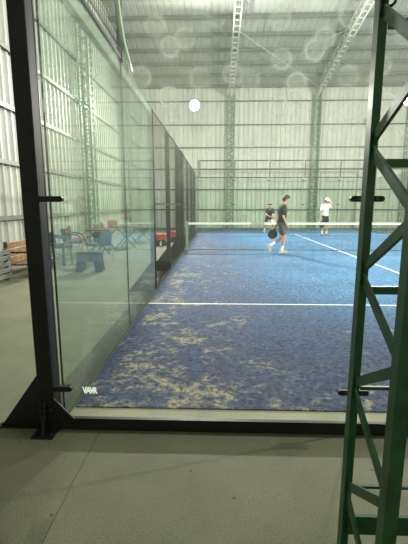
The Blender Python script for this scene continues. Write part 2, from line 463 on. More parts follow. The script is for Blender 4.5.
bm = NB()
pr = profile(XL-.05, XR+.05, 0.30, 0.02)
rows = [[bm.verts.new((u, y, roof_z(y)+d)) for u, d in pr] for y in (YB, RIDGE_Y, YF)]
for A, B in zip(rows, rows[1:]):
    for i in range(len(pr)-1): bm.faces.new((A[i], B[i], B[i+1], A[i+1]))
ceil = tag(finish('ceiling', bm, M['ceil']), kind='structure')
y = YF-0.35
while y > YB:
    if abs(y-RIDGE_Y) > .3:
        bm = NB(); z = roof_z(y)
        box(bm, XL+.02, XR-.02, y-.035, y+.035, z-.16, z-.005)
        finish('purlin', bm, M['purlin'], ceil)
    y -= 1.22

# ------------------------------------------------------------------ lattice columns of the shed
def l_angle(bm, cx, cy, sx, sy, z0, z1, w=0.045, t=0.005):
    """angle iron, outer corner at cx,cy; flanges run towards sx,sy"""
    box(bm, min(cx, cx+sx*w), max(cx, cx+sx*w), min(cy, cy+sy*t), max(cy, cy+sy*t), z0, z1)
    box(bm, min(cx, cx+sx*t), max(cx, cx+sx*t), min(cy+sy*t, cy+sy*w), max(cy+sy*t, cy+sy*w), z0, z1)

def far_column(label, x, y, w, h, top, group):
    t = thing('lattice_post', label, 'column', (x, y, 0), 0, group)
    for sx in (-1, 1):
        for sy in (-1, 1):
            bm = NB(); l_angle(bm, sx*w/2, sy*h/2, -sx, -sy, 0.02, top, .06, .008); finish('leg', bm, M['palegreen'], t)
    bm = NB(); st = 0.42; n = int(top/st)
    for i in range(n):
        z0 = .05+i*st; z1 = z0+st; zm = (z0+z1)/2
        for s in (-1, 1):
            Yc = s*h/2; bar(bm, (-w/2, Yc, z0), (w/2, Yc, zm), .01, .035); bar(bm, (w/2, Yc, zm), (-w/2, Yc, z1), .01, .035)
            Xc = s*w/2; bar(bm, (Xc, -h/2, z0), (Xc, h/2, zm), .01, .035); bar(bm, (Xc, h/2, zm), (Xc, -h/2, z1), .01, .035)
    finish('lattice', bm, M['palegreen'], t)
    bm = NB(); box(bm, -w/2-.06, w/2+.06, -h/2-.06, h/2+.06, 0, .02); finish('base_plate', bm, M['palegreen'], t)
    return t
gcol = 'pale green lattice wall columns'
far_column('pale green lattice wall column right behind the tables and red chairs of the seating area', -4.66, 14.2, .42, .45, roof_z(14.2)-.25, gcol)
far_column('pale green lattice wall column seen through the second side glass, past the seating area', -4.66, 20.0, .42, .45, roof_z(20)-.25, gcol)
far_column('pale green lattice column on the far wall near the leaning player in charcoal', 0.84, 25.0, .45, .34, 8.15, gcol)
far_column('pale green lattice column on the far wall behind the white-capped player', 6.15, 25.0, .45, .34, 8.15, gcol)
far_column('pale green lattice column on the far wall seen behind the dark green foreground column', 11.9, 25.0, .45, .34, 8.15, gcol)

def truss(label, x):
    t = thing('roof_truss', label, 'truss', (x, 0, 0), 0, 'roof trusses')
    lo = lambda y: roof_z(y)-.62
    hi = lambda y: roof_z(y)-.19
    for f, nm in ((lo, 'bottom_chord'), (hi, 'top_chord')):
        for sx in (-.14, .14):
            bm = NB(); bar(bm, (sx, YF-.25, f(YF-.25)), (sx, RIDGE_Y, f(RIDGE_Y)), .06, .07); bar(bm, (sx, RIDGE_Y, f(RIDGE_Y)), (sx, YB+.3, f(YB+.3)), .06, .07)
            finish(nm, bm, M['truss'], t)
    bm = NB(); y = YF-.3; k = 0
    while y-.4 > YB+.3:
        a, b = (lo, hi) if k % 2 == 0 else (hi, lo)
        for sx in (-.14, .14): bar(bm, (sx, y, a(y)), (sx, y-.4, b(y-.4)), .03, .05)
        if k % 2 == 0: bar(bm, (-.14, y, lo(y)), (.14, y, lo(y)), .04, .05)
        else: bar(bm, (-.14, y, lo(y)), (.14, y, lo(y)), .04, .05)
        y -= .4; k += 1
    finish('web', bm, M['truss'], t)
truss('pale lattice roof truss above the far wall column near the leaning player', 0.84)
truss('pale lattice roof truss rising from the column behind the white-capped player', 6.15)
truss('pale lattice roof truss hidden mostly behind the dark green foreground column', 11.9)
for x0, x1 in ((.95, 6.05),):
    bm = NB()
    bar(bm, (x0, 24.6, roof_z(24.6)-.3), (x1, 19.4, roof_z(19.4)-.3), .03, .03); bar(bm, (x1, 24.6, roof_z(24.6)-.34), (x0, 19.4, roof_z(19.4)-.34), .03, .03)
    tag(finish('cross_brace', bm, M['truss']), 'pale crossed roof bracing rods between the two middle trusses', 'brace')

# ------------------------------------------------------------------ court base
CX0, CX1, CY0, CY1 = -1.045, 8.955, 2.305, 22.45
bm = NB(); box(bm, CX0-.02, CX1+.02, CY0, CY1+.05, 0.0, .012); kb = tag(finish('concrete_strip', bm, M['kerb']), kind='structure')
bm = NB(); box(bm, CX0+.015, CX1-.015, 2.553, CY1-.06, .0121, .022); tf = tag(finish('court_turf', bm, M['turf']), kind='structure')
NETY, SV0, SV1, MIDX = 12.45, 5.52, 19.4, 3.955
def strip(name, x0, x1, y0, y1):
    bm = NB(); box(bm, x0, x1, y0, y1, .0222, .0245); finish(name, bm, M['line'], tf)
strip('service_line', CX0+.02, CX1-.02, SV0-.021, SV0+.021)
strip('service_line', CX0+.02, CX1-.02, SV1-.027, SV1+.027)
strip('centre_line', MIDX-.027, MIDX+.027, SV0+.03, SV1-.03)

def rail(name, label, x0, x1, y0, y1, z1):
    bm = NB(); box(bm, x0, x1, y0, y1, 0.0125 if y0 > 2.32 else 0, z1)
    return tag(finish(name, bm, M['black']), label, 'rail')
rail('bottom_rail', 'long black steel bottom rail on the floor under the near glass wall', -1.055, CX1, 2.29, 2.32, .082)
bm = NB(); box(bm, -1.075, -1.043, 2.39, CY1, 0.0, .05)
tag(finish('side_kerb', bm, M['strip']), 'low concrete kerb under the tinted side glass and mesh of the court', 'kerb')

bm = NB(); box(bm, -1.29, -1.08, 2.42, CY1, 0.0, .004)  # thin dark strip standing in for the shade outside the side glass
tag(finish('shade_strip_1', bm, M['strip']), kind='structure')

# ------------------------------------------------------------------ glass panes
def pane(label, p0, p1, z0, z1, mat, axis, group, seal=True, off=0.0):
    """axis 0: pane runs along x at y=p0[1]; axis 1: runs along y"""
    t = thing('glass_screen', label, 'glass wall', (p0[0], p0[1], 0), 0, group)
    bm = NB()
    Lx = p1[0]-p0[0]; Ly = p1[1]-p0[1]
    if axis == 0: box(bm, 0, Lx, -.006, .006, z0, z1)
    else: box(bm, -.006, .006, 0, Ly, z0, z1)
    finish('pane', bm, mat, t)
    if seal:
        for u in (0, Lx+Ly):
            bm = NB()
            if axis == 0: box(bm, u-.002, u+.002, -.0065, .0065, z0, z1)
            else: box(bm, -.0065, .0065, u-.002, u+.002, z0, z1)
            finish('edge', bm, M['seal'], t)
    return t
gy = 2.305
n1 = pane('large dusty glass wall pane between the black corner post and the green column', (-1.032, gy), (.868, gy), .083, 3.0, M['glass_near'], 0, 'near glass panels')
pane('near glass wall pane that starts behind the green lattice column', (.876, gy), (2.868, gy), .083, 3.0, M['glass_near'], 0, 'near glass panels')
pane('tinted side glass pane nearest the black corner post', (-1.05, 2.40), (-1.05, 4.395), .051, 3.0, M['glass_side'], 1, 'left side glass panels')
pane('second tinted side glass pane, next to the wire mesh', (-1.05, 4.405), (-1.05, 6.34), .051, 3.0, M['glass_side'], 1, 'left side glass panels')
pane('side glass pane just beyond the last wire mesh fence before the far corner', (-1.05, 18.45), (-1.05, 20.43), .051, 3.0, M['glass_side'], 1, 'left side glass panels')
pane('side glass pane meeting the far glass at the corner beside the seating side', (-1.05, 20.44), (-1.05, 22.40), .051, 3.0, M['glass_side'], 1, 'left side glass panels')
pane('side glass pane in the far corner behind the green foreground column', (8.95, 20.44), (8.95, 22.40), .051, 3.0, M['glass_side'], 1, 'right side glass panels')
pane('side glass pane one step nearer than the far corner behind the green column', (8.95, 18.45), (8.95, 20.43), .051, 3.0, M['glass_side'], 1, 'right side glass panels')
names = ('far glass pane in the court corner beside the dark mesh side wall', 'far glass pane behind the leaning player in charcoal', 'far glass pane between the walking player in black and the white-capped player', 'far glass pane just past the white-capped player', 'far glass pane seen behind the dark green foreground column')
far_panes = []
for i in range(5):
    far_panes.append(pane(names[i], (-1.04+2*i, CY1+.03), (.95+2*i, CY1+.03), .0125, 2.98, M['glass_far'], 0, 'far glass panels'))

# lettering on the near pane
cu = bpy.data.curves.new('lettering', 'FONT'); cu.body = 'VAVR'; cu.size = .052; cu.align_x = 'CENTER'; cu.align_y = 'CENTER'; cu.offset = .0025; cu.space_character = .82
tmp = bpy.data.objects.new('tmp', cu); COL.objects.link(tmp)
dg = bpy.context.evaluated_depsgraph_get(); dg.update()
me = bpy.data.meshes.new_from_object(tmp.evaluated_get(dg)); me.materials.clear(); me.materials.append(M['sticker'])
bpy.data.objects.remove(tmp)
wv = [v.co.x for v in me.vertices]; k = .100/(max(wv)-min(wv))
for v in me.vertices: v.co.x *= k; v.co.y *= 1.15
lt = bpy.data.objects.new('lettering', me); COL.objects.link(lt); lt.parent = n1
lt.location = (-.828+1.032, -.0075, .279); lt.rotation_euler = (PI/2, 0, 0); lt['label'] = 'small white lettering on the pane'

def clamp(bm, x0, x1, z, y0=2.268, y1=2.297, h=.034, round0=True):
    r = h/2; n = 8; pts = []
    for k in range(n+1):
        a = -PI/2 + PI*k/n; pts.append((x1-r+r*math.cos(a), z+r*math.sin(a)))
    if round0:
        for k in range(n+1):
            a = PI/2 + PI*k/n; pts.append((x0+r+r*math.cos(a), z+r*math.sin(a)))
    else: pts += [(x0, z+r), (x0, z-r)]
    prism(bm, pts, 1, y0, y1)
for z, lb in ((1.515, 'black oblong glass clamp at head height behind the green column'), (.305, 'black oblong glass clamp near the floor behind the green column')):
    t = thing('glass_clamp', lb, 'clamp', (0, 0, 0), 0, 'glass clamps on the near panel joint')
    bm = NB(); clamp(bm, .775, .969, z); finish('plate', bm, M['black'], t)
    bm = NB(); clamp(bm, .80, .945, z, 2.312, 2.32); finish('back_plate', bm, M['black'], t)
    for xx in (.82, .925):
        bm = NB(); tube(bm, ((xx, 2.260, z), (xx, 2.269, z)), .008, 8); finish('bolt', bm, M['bolt'], t)

# ------------------------------------------------------------------ near left corner post
t = thing('corner_post', 'thick black steel corner post with triangular base gussets beside the near glass', 'post', (0, 0, 0))
PX0, PX1, PY0, PY1 = -1.165, -1.062, 2.27, 2.372
bm = NB(); box(bm, PX0, PX1, PY0, PY1, .01, 4.0); bevel(bm, .004, 1); finish('shaft', bm, M['black'], t)
bm = NB(); prism(bm, [(PX0, .40), (PX0, .0), (-1.44, .0), (-1.44, .02)], 1, 2.315, 2.327); finish('gusset', bm, M['black'], t)
bm = NB(); prism(bm, [(PX1, .225), (PX1, .083), (-.94, .083), (-.94, .09)], 1, 2.276, 2.288); finish('gusset', bm, M['black'], t)
bm = NB(); prism(bm, [(2.27, .22), (2.27, .012), (2.19, .012), (2.19, .02)], 0, -1.125, -1.113); finish('gusset', bm, M['black'], t)
bm = NB(); box(bm, -1.185, -1.045, 2.175, 2.285, 0, .012); finish('base_plate', bm, M['black'], t)
bm = NB(); box(bm, -1.47, -1.18, 2.29, 2.352, 0, .010); finish('base_plate', bm, M['black'], t)
for xx in (PX0+.018, PX1-.018):
    for zz in (.10, .155, .215):
        bm = NB(); tube(bm, ((xx, 2.272, zz), (xx, 2.257, zz)), .010, 6); finish('bolt', bm, M['bolt'], t)
for xx, yy in ((-1.17, 2.195), (-1.06, 2.195), (-1.44, 2.305)):
    bm = NB(); tube(bm, ((xx, yy, .010), (xx, yy, .032)), .009, 6); finish('anchor_bolt', bm, M['bolt'], t)
for z in (1.515, .30):
    bm = NB(); clamp(bm, -1.068, -.918 if z > 1 else -.935, z, 2.266, 2.297, .034, False); finish('glass_clamp', bm, M['black'], t)

# ------------------------------------------------------------------ side posts and wire mesh
def wire_grid(bm, y0, y1, z0, z1, step=.06, w=.003):
    n = max(1, round((y1-y0)/step))
    for i in range(n+1):
        u = y0+(y1-y0)*i/n; box(bm, -w/2, w/2, u-w/2, u+w/2, z0, z1)
    n = max(1, round((z1-z0)/step))
    for i in range(n+1):
        v = z0+(z1-z0)*i/n; box(bm, -w/2, w/2, y0, y1, v-w/2, v+w/2)

def mesh_frame(bm, y0, y1, z0, z1, w=.03):
    box(bm, -w/2, w/2, y0, y1, z1-w, z1); box(bm, -w/2, w/2, y0, y1, z0, z0+w)
    box(bm, -w/2, w/2, y0, y0+w, z0+w, z1-w); box(bm, -w/2, w/2, y1-w, y1, z0+w, z1-w)

def mesh_panel(label, x, y0, y1, z0, z1, group, axis=1, mid=True):
    t = thing('wire_fence', label, 'wire fence', (x, y0, 0) if axis == 1 else (x, y0, 0), 0 if axis == 1 else -PI/2, group)
    L_ = y1-y0
    bm = NB(); mesh_frame(bm, 0, L_, z0, z1)
    if mid and z1-z0 > 2: box(bm, -.015, .015, .04, L_-.04, 1.48, 1.51)
    finish('frame', bm, M['black'], t)
    bm = NB(); wire_grid(bm, .04, L_-.04, z0+.04, z1-.04); finish('mesh', bm, M['mesh'], t)
    return t

segs = [(6.42, 8.40), (8.46, 10.40), (10.46, 11.20), (11.95, 13.90), (13.96, 16.20), (16.26, 18.40)]
where = ('first along from the glass', 'second along from the glass', 'narrow one just before the net gap', 'just beyond the net post', 'middle one beyond the net', 'last one before the far glass')
for (a, b), wh in zip(segs, where):
    mesh_panel('dark wire fence on the seating side, ' + wh, -1.05, a, b, .052, 3.0, 'left side wire mesh panels')
for (a, b), wh in zip(segs[3:], where[3:]):
    mesh_panel('dark wire fence on the side opposite the benches, ' + wh, 8.95, a, b, .052, 3.0, 'right side wire mesh panels')
# upper mesh over the first side glass
mesh_panel('raised wire fence above the nearest tinted side glass', -1.05, 2.42, 4.36, 3.02, 3.98, 'raised wire mesh panels', mid=False)
t = thing('upper_post', 'short dark post above the side glass with a pale cable beside it', 'post', (-1.05, 4.40, 0))
bm = NB(); box(bm, -.03, .03, -.03, .03, 3.002, 4.0); finish('shaft', bm, M['black'], t)

def side_post(label, x, y, s, group, gus=True, h=3.02):
    t = thing('side_post', label, 'post', (x, y, 0), 0, group)
    bm = NB(); box(bm, -.03, .03, -.03, .03, 0, h); finish('shaft', bm, M['black'], t)
    if gus:
        bm = NB(); prism(bm, [(s*.03, .52), (s*.03, .004), (s*.42, .004), (s*.42, .02)], 1, -.006, .006); finish('gusset', bm, M['black'], t)
    return t
ps = (6.38, 8.43, 10.43, 11.23, 11.92, 13.93, 16.23, 18.44)
pl = ('where the side glass ends', 'between the first two mesh panels', 'between the second and the narrow mesh panel', 'on the near side of the net gap', 'on the far side of the net gap', 'first beyond the net', 'second beyond the net', 'where the far side glass begins')
for y, w_ in zip(ps, pl):
    side_post('black post on the seating side, ' + w_, -1.09, y, -1, 'left side wall posts')
for y, w_ in list(zip(ps, pl))[5:]:
    side_post('black post on the side opposite the benches, ' + w_, 8.99, y, 1, 'right side wall posts')
bm = NB(); box(bm, -1.09, -1.01, 11.2, 11.95, 2.96, 3.0)
tag(finish('header_bar', bm, M['black']), 'short black header bar over the gap beside the net', 'bar')

bm = NB(); box(bm, -.05, .05, 0, 3.96, 3.0, 3.075)
o = finish('top_rail', bm, M['truss']); o.location = (-1.085, 2.4, -.0)
for v in o.data.vertices: v.co.x = v.co.x*.5; v.co.z = 2.905 + (v.co.z-3.0)*1.2
tag(o, 'pale metal rail running along the top of the near side glass', 'rail')

# far wall upper mesh (3 m to 4 m)
fw = ('first from the dark mesh side wall', 'second from the dark mesh side wall', 'middle one', 'fourth from the dark mesh side wall', 'last from the dark mesh side wall')
for i in range(5):
    x0 = -1.02+2*i; t = thing('wire_fence', 'raised wire fence above the far glass, ' + fw[i], 'wire fence', (x0, CY1+.03, 0), -PI/2, 'raised far wire fences')
    bm = NB(); w = .055; box(bm, -.03, .03, 0, 1.95, 3.94, 4.0); box(bm, -.03, .03, 0, 1.95, 3.0, 3.06); box(bm, -.02, .02, 0, .045, 3.06, 3.94); box(bm, -.02, .02, 0, 1.95, 3.45, 3.49)
    finish('frame', bm, M['black'], t)
    bm = NB(); wire_grid(bm, .05, 1.95, 3.06, 3.94, .1, .003); finish('mesh', bm, M['mesh'], t)
for c in ('wire_fence',):
    for o in [o for o in COL.objects if o.name.startswith(c) and o.get('group') == 'raised far wire fences']: o.rotation_euler = (0, 0, -PI/2)
for nm, x, lb in (('far_post', -1.09, 'dark post in the far court corner beside the dark mesh side wall'), ('far_post', 8.99, 'dark post in the far court corner behind the green foreground column')):
    bm = NB(); box(bm, x-.035, x+.035, CY1+.0, CY1+.07, 0, 4.0); tag(finish(nm, bm, M['girt']), lb, 'post', 'far corner posts')
for i in range(4):
    for z, pos in ((2.86, 'upper'), (1.5, 'lower')):
        bm = NB(); clamp(bm, -.085, .085, z, CY1-.002, CY1+.0235, .045)
        o = finish('clamp', bm, M['black'], far_panes[i]); o.location = (1.995, -(CY1+.03), 0)

# ------------------------------------------------------------------ net
t = thing('court_net', 'black court net with a white top tape stretched across the blue turf', 'net', (0, NETY, .0))
bm = NB()
n = 200; x0, x1 = -.933, 8.838
for i in range(n+1):
    u = x0+(x1-x0)*i/n; box(bm, u-.0018, u+.0018, -.0018, .0018, .03, .86)
for i in range(18):
    v = .04+i*.047; box(bm, x0, x1, -.0018, .0018, v-.0018, v+.0018)
finish('mesh', bm, M['netcord'], t)
bm = NB(); box(bm, x0, x1, -.006, .006, .855, .92); finish('top_tape', bm, M['tape'], t)
bm = NB(); box(bm, x0, x1, -.004, .004, .024, .036); finish('bottom_hem', bm, M['netcord'], t)
for x, lb in ((-.975, 'green net post beside the dark mesh wall and seating area'), (8.88, 'green net post at the other end of the net, behind the column')):
    t = thing('net_post', lb, 'post', (x, NETY, .012), 0, 'net posts')
    bm = NB(); box(bm, -.04, .04, -.04, .04, .011, .95); finish('shaft', bm, M['palegreen'], t)
    bm = NB(); box(bm, -.042, .042, -.07, .07, .010, .022); finish('base_plate', bm, M['palegreen'], t)

# ------------------------------------------------------------------ green lattice column (foreground)
GX0, GX1, GY0, GY1 = .523, .903, 1.045, 1.425
t = thing('lattice_post', 'tall dark green lattice column of angle iron standing in the foreground', 'column', (0, 0, 0))
GTOP = roof_z(1.2)-.2
for cx, sx in ((GX0, 1), (GX1, -1)):
    for cy, sy in ((GY0, 1), (GY1, -1)):
        bm = NB(); l_angle(bm, cx, cy, sx, sy, .012, GTOP, .044, .006); finish('leg', bm, M['green'], t)
KN = (-.10, .335, .785, 1.235, 1.685, 2.13, 2.58)      # knots on the far leg
NK = (.11, .56, 1.01, 1.45, 1.86, 2.35, 2.80)       # knots on the near leg
px = GX0+.016
for i in range(6):
    if i > 0:
        bm = NB(); bar(bm, (px, GY1-.02, KN[i]-.012), (px, GY0+.02, NK[i-1]+.008), .012, .034); finish('brace', bm, M['green'], t)
        bm = NB(); bar(bm, (px, GY1-.02, KN[i]+.012), (px, GY0+.02, NK[i]-.008), .012, .034); finish('brace', bm, M['green'], t)
for z, hh in ((.335, .012), (.772, .014), (1.165, .03), (1.625, .03), (2.075, .03)):
    bm = NB(); bar(bm, (GX0+.045, GY1-.012, z), (GX1-.045, GY1-.012, z), .012, hh); finish('crossbar', bm, M['green'], t)
bm = NB(); bar(bm, (GX0+.03, GY1-.02, .162), (GX1-.03, GY1-.02, .162), .014, .085); finish('base_bar', bm, M['green'], t)
bm = NB(); box(bm, GX0-.0, GX1+.0, GY0-.0, GY1+.0, 0, .012); finish('base_plate', bm, M['green'], t)
bm = NB()       # the rest of the lattice, high up and on the other faces
z = 2.62
while z < GTOP-.5:
    bar(bm, (px, GY1-.02, z), (px, GY0+.02, z+.22), .012, .034); bar(bm, (px, GY0+.02, z+.23), (px, GY1-.02, z+.44), .012, .034)
    z += .45
z = .15
while z < GTOP-.5:
    q = GX1-.016
    bar(bm, (q, GY1-.02, z), (q, GY0+.02, z+.22), .012, .034); bar(bm, (q, GY0+.02, z+.23), (q, GY1-.02, z+.44), .012, .034)
    z += .45
z = 2.62
while z < GTOP-.5:
    for q in (GY0+.02, GY1-.02):
        bar(bm, (GX0+.02, q, z), (GX1-.02, q, z), .012, .03)
    z += .45
finish('upper_lattice', bm, M['green'], t)
bm = NB(); pts = []
for k in range(25):
    a = k/24*2*PI*1.6; pts.append((GX0+.02+.038*math.cos(a), GY1-.02+.038*math.sin(a), 2.165+.05*math.sin(a*.7)+k*.0012))
tube(bm, pts, .005, 6)
tube(bm, [(GX0-.02, GY1, 2.19), (GX0-.045, GY1-.01, 2.25), (GX0-.05, GY1-.01, 2.4), (GX0-.03, GY1, 2.7)], .005, 6)
tag(finish('cable', bm, M['darkcable']), 'dark cable tied around the dark green foreground column above head height', 'cable')

# pale cable hanging by the upper post
bm = NB()
pts = [(-1.0, 4.12, 3.98), (-1.0, 4.13, 3.72), (-1.0, 4.15, 3.50), (-1.0, 4.22, 3.33), (-1.0, 4.36, 3.18), (-1.0, 4.55, 3.08), (-1.02, 4.78, 3.04)]
tube(bm, pts, .022, 8)
tag(finish('cable', bm, M['cable'], smooth=True), 'thick pale green cable curving down beside the upper mesh post', 'cable')

# ------------------------------------------------------------------ floodlights
def floodlight(label, x, y, z, tx, ty, power):
    t = thing('floodlight', label, 'floodlight', (x, y, z), 0, 'court floodlights')
    d = (Vector((tx, ty, 0)) - Vector((x, y, z))).normalized()
    R = d.to_track_quat('-Z', 'Y').to_matrix()
    def place(o):
        o.matrix_local = R.to_4x4()
    bm = NB(); tube(bm, ((0, 0, 0), (0, 0, .05), (0, 0, .09), (0, 0, .16)), [.27, .27, .20, .12], 28)
    hs_ = finish('housing', bm, M['girt'], t); place(hs_)
    bm = NB(); tube(bm, ((0, 0, -.008), (0, 0, -.001)), .24, 28); o = finish('led_face', bm, M['led'], hs_)
    bm = NB(); tube(bm, ((0, 0, .12), (0, 0, roof_z(y)-z-.02)), .012, 6); finish('hanger', bm, M['girt'], t)
    bm = NB(); bar(bm, (-.2, 0, .0), (-.2, 0, .16), .03, .01); bar(bm, (.2, 0, 0), (.2, 0, .16), .03, .01); bar(bm, (-.2, 0, .16), (.2, 0, .16), .03, .01); o = finish('bracket', bm, M['girt'], t)
    la = bpy.data.lights.new('flood_lamp', 'AREA'); la.shape = 'RECTANGLE'; la.size = .5; la.size_y = .38
    la.energy = power; la.color = (1.0, 1.0, .88)
    lo = bpy.data.objects.new('flood_lamp', la); COL.objects.link(lo)
    lo.location = Vector((x, y, z)) + d*.03; lo.rotation_euler = R.to_euler()
    return t
P = 2050
floodlight('glowing floodlight hanging above the far court corner near the mesh side wall', -1.15, 20.0, 6.35, .8, 4.0, P*1.35)
floodlight('glowing floodlight hanging above the far court corner behind the green column', 9.32, 20.0, 6.5, 4.5, 12.0, P*.75)
floodlight('floodlight hanging above the near court corner beside the black post', -1.0, 5.0, 6.6, 7.0, 17.5, P*.26)
floodlight('floodlight hanging above the near court corner opposite the black post', 9.2, 5.0, 6.6, 0.8, 19.5, P*1.35)
w = bpy.data.worlds.new('world'); scn.world = w; w.use_nodes = True
w.node_tree.nodes['Background'].inputs[0].default_value = (.55, .6, .5, 1); w.node_tree.nodes['Background'].inputs[1].default_value = 0.05

# ------------------------------------------------------------------ seating area on the left
def wooden_bench():
    t = thing('wooden_bench', 'worn brown wooden bench with a plank back, seen beside the black corner post', 'bench', (-4.2, 7.45, 0))
    Lb = 1.75     # runs along y, back at -x, sitter faces +x
    for z0, z1 in ((.29, .44), (.455, .60), (.612, .735)):
        bm = NB(); box(bm, -.03, 0, .02, Lb-.02, z0, z1); bevel(bm, .008, 1); finish('back_plank', bm, M['wood'], t)
    for k in range(3):
        bm = NB(); box(bm, .03+k*.145, .165+k*.145, .02, Lb-.02, .27, .30); bevel(bm, .006, 1); finish('seat_plank', bm, M['darkwood'], t)
    for yy in (.0, Lb-.06):
        bm = NB(); box(bm, -.075, -.03, yy, yy+.06, 0, .75); finish('leg', bm, M['darkwood'], t)
        bm = NB(); box(bm, .40, .455, yy, yy+.06, 0, .52); finish('leg', bm, M['darkwood'], t)
        bm = NB(); box(bm, -.06, .47, yy-.005, yy+.065, .52, .555); finish('armrest', bm, M['darkwood'], t)
wooden_bench()

t = thing('slatted_pallet', 'weathered grey slatted pallet standing on edge at the near end of the brown bench', 'pallet', (-4.10, 5.72, 0))
for k in range(5):
    bm = NB(); box(bm, -.02, 0, 0, 1.66, .06+k*.118, .145+k*.118); bevel(bm, .004, 1); finish('slat', bm, M['greywood'], t)
for yy in (.02, .80, 1.58):
    bm = NB(); box(bm, -.11, -.021, yy, yy+.06, 0, .63); finish('upright', bm, M['greywood'], t)

def stool(label, x, y, rz, mat, W=.56, D=.36, H=.46, group=None, T=.05, lm=None):
    lm = lm or mat
    t = thing('low_stool', label, 'stool', (x, y, 0), rz, group)
    bm = NB(); box(bm, -W/2, W/2, -D/2, D/2, H-T, H); bevel(bm, .012, 2); finish('seat', bm, mat, t)
    for s in (-1, 1):     # side panels that split into two splayed feet, with an arch between
        bm = NB()
        zt = H-T; zm = min(H*.5, zt-.03)
        prism(bm, [(-W/2+.03, zt), (W/2-.03, zt), (W/2+.02, .0), (W/2-.14, .0), (W/2-.17, zm), (-W/2+.17, zm), (-W/2+.14, .0), (-W/2-.02, 0)], 1, s*(D/2-.04)-.012, s*(D/2-.04)+.012)
        finish('leg_panel', bm, lm, t)
    for s in (-1, 1):
        bm = NB(); box(bm, s*(W/2-.05)-.012, s*(W/2-.05)+.012, -D/2+.05, D/2-.05, zm, zt); finish('end_panel', bm, lm, t)
    return t
stool('low slate blue stool with splayed legs in front of the tables', -2.86, 8.42, .12, M['slate'])
def armchair(name, label, x, y, rz, mat, legmat, group=None):
    t = thing(name, label, 'chair', (x, y, 0), rz, group)      # sitter faces local +y
    bm = NB(); box(bm, -.26, .26, -.24, .26, .40, .45); bevel(bm, .015, 2); finish('seat', bm, mat, t)
    bm = NB(); n = 10
    pts = []
    for k in range(n+1):                        # curved back shell
        a = PI*.12 + PI*.76*k/n; pts.append((.29*math.cos(a), -.02-.27*math.sin(a)))
    A = [[bm.verts.new((px_*s, py_*s - (z-.45)*.12, z)) for px_, py_ in pts] for z, s in ((.45, .95), (.62, 1.0), (.80, 1.03))]
    for P_, Q_ in zip(A, A[1:]):
        for k in range(n): bm.faces.new((P_[k], P_[k+1], Q_[k+1], Q_[k]))
    o = finish('backrest', bm, mat, t, True); md = o.modifiers.new('thick', 'SOLIDIFY'); md.thickness = .022
    for s in (-1, 1):
        bm = NB(); tube(bm, ((s*.27, -.16, .70), (s*.30, 0, .67), (s*.29, .16, .64), (s*.27, .24, .55), (s*.25, .25, .42)), .02, 8); finish('armrest', bm, mat, t, True)
        for yy in (-.21, .22):
            bm = NB(); bar(bm, (s*.23, yy, .41), (s*.26, yy*1.12, 0), .035, .035); finish('leg', bm, legmat, t)
    return t
armchair('armchair', 'dark armchair with wooden legs at the end of the brown wooden bench', -4.02, 9.68, -1.2, M['charcoal'], M['wood'])
armchair('armchair', 'dark curved armchair just behind the low slate blue stool', -3.15, 10.1, .9, M['charcoal'], M['steelleg'])
armchair('armchair', 'dark curved armchair against the wall beside the nearest red chair', -4.15, 10.9, -1.4, M['charcoal'], M['steelleg'])

def folding_table(label, x, y, rz, W, D, group):
    t = thing('folding_table', label, 'table', (x, y, 0), rz, group)
    bm = NB(); box(bm, -W/2, W/2, -D/2, D/2, .71, .745); bevel(bm, .01, 1); finish('tabletop', bm, M['slate'], t)
    for s in (-1, 1):
        for q in (-1, 1):
            bm = NB(); bar(bm, (s*(W/2-.12)-.02*q, -q*.30, .71), (s*(W/2-.12)-.02*q, q*.34, .0), .03, .045, (1, 0, 0)); finish('leg', bm, M['charcoal'], t)
    bm = NB(); bar(bm, (-W/2+.12, 0, .37), (W/2-.12, 0, .37), .03, .03); finish('stretcher', bm, M['charcoal'], t)
    return t
gt = 'crossed-leg tables in the seating area'
folding_table('dark crossed-leg table nearest the low stool, behind the left side glass', -3.55, 11.75, PI/2-.1, .9, .8, gt)
folding_table('dark crossed-leg table farther back in the row, seen through the side glass', -3.2, 13.6, PI/2, 1.0, .8, gt)
folding_table('dark crossed-leg table at the back of the row near the wire mesh', -3.0, 15.6, PI/2, 1.0, .8, gt)
for x, y, s in ((-4.22, 12.0, 0),):
    pass
def red_chair(label, x, y, rz):
    t = thing('plastic_chair', label, 'chair', (x, y, 0), rz, 'red plastic chairs')
    bm = NB(); box(bm, -.22, .22, -.2, .22, .41, .45); bevel(bm, .012, 2); finish('seat', bm, M['red'], t)
    bm = NB(); prism(bm, [(-.22, .50), (.22, .50), (.23, .74), (.19, .83), (-.19, .83), (-.23, .74)], 1, -.24, -.215); finish('backrest', bm, M['red'], t)
    for s in (-1, 1):
        bm = NB(); tube(bm, ((s*.2, -.22, .74), (s*.2, -.21, .42), (s*.21, -.25, 0)), .013, 8); finish('leg', bm, M['steelleg'], t)
        bm = NB(); tube(bm, ((s*.2, .2, .42), (s*.21, .23, 0)), .013, 8); finish('leg', bm, M['steelleg'], t)
    return t
red_chair('red plastic chair in front of the wall column nearest the benches', -4.42, 11.9, -1.0)
red_chair('red plastic chair just past the wall column nearest the benches', -4.55, 15.0, -.3)
red_chair('red plastic chair farthest from the benches along the wall', -4.45, 16.6, -.2)
stool('larger low red stool seen through the first wire fence', -2.08, 14.0, .05, M['red'], .40, .34, .43, 'red stools behind the mesh', .22, M['charcoal'])
stool('smaller low red stool seen through the wire fence, farther from the glass', -1.72, 15.4, -.05, M['red'], .30, .34, .45, 'red stools behind the mesh', .24, M['charcoal'])

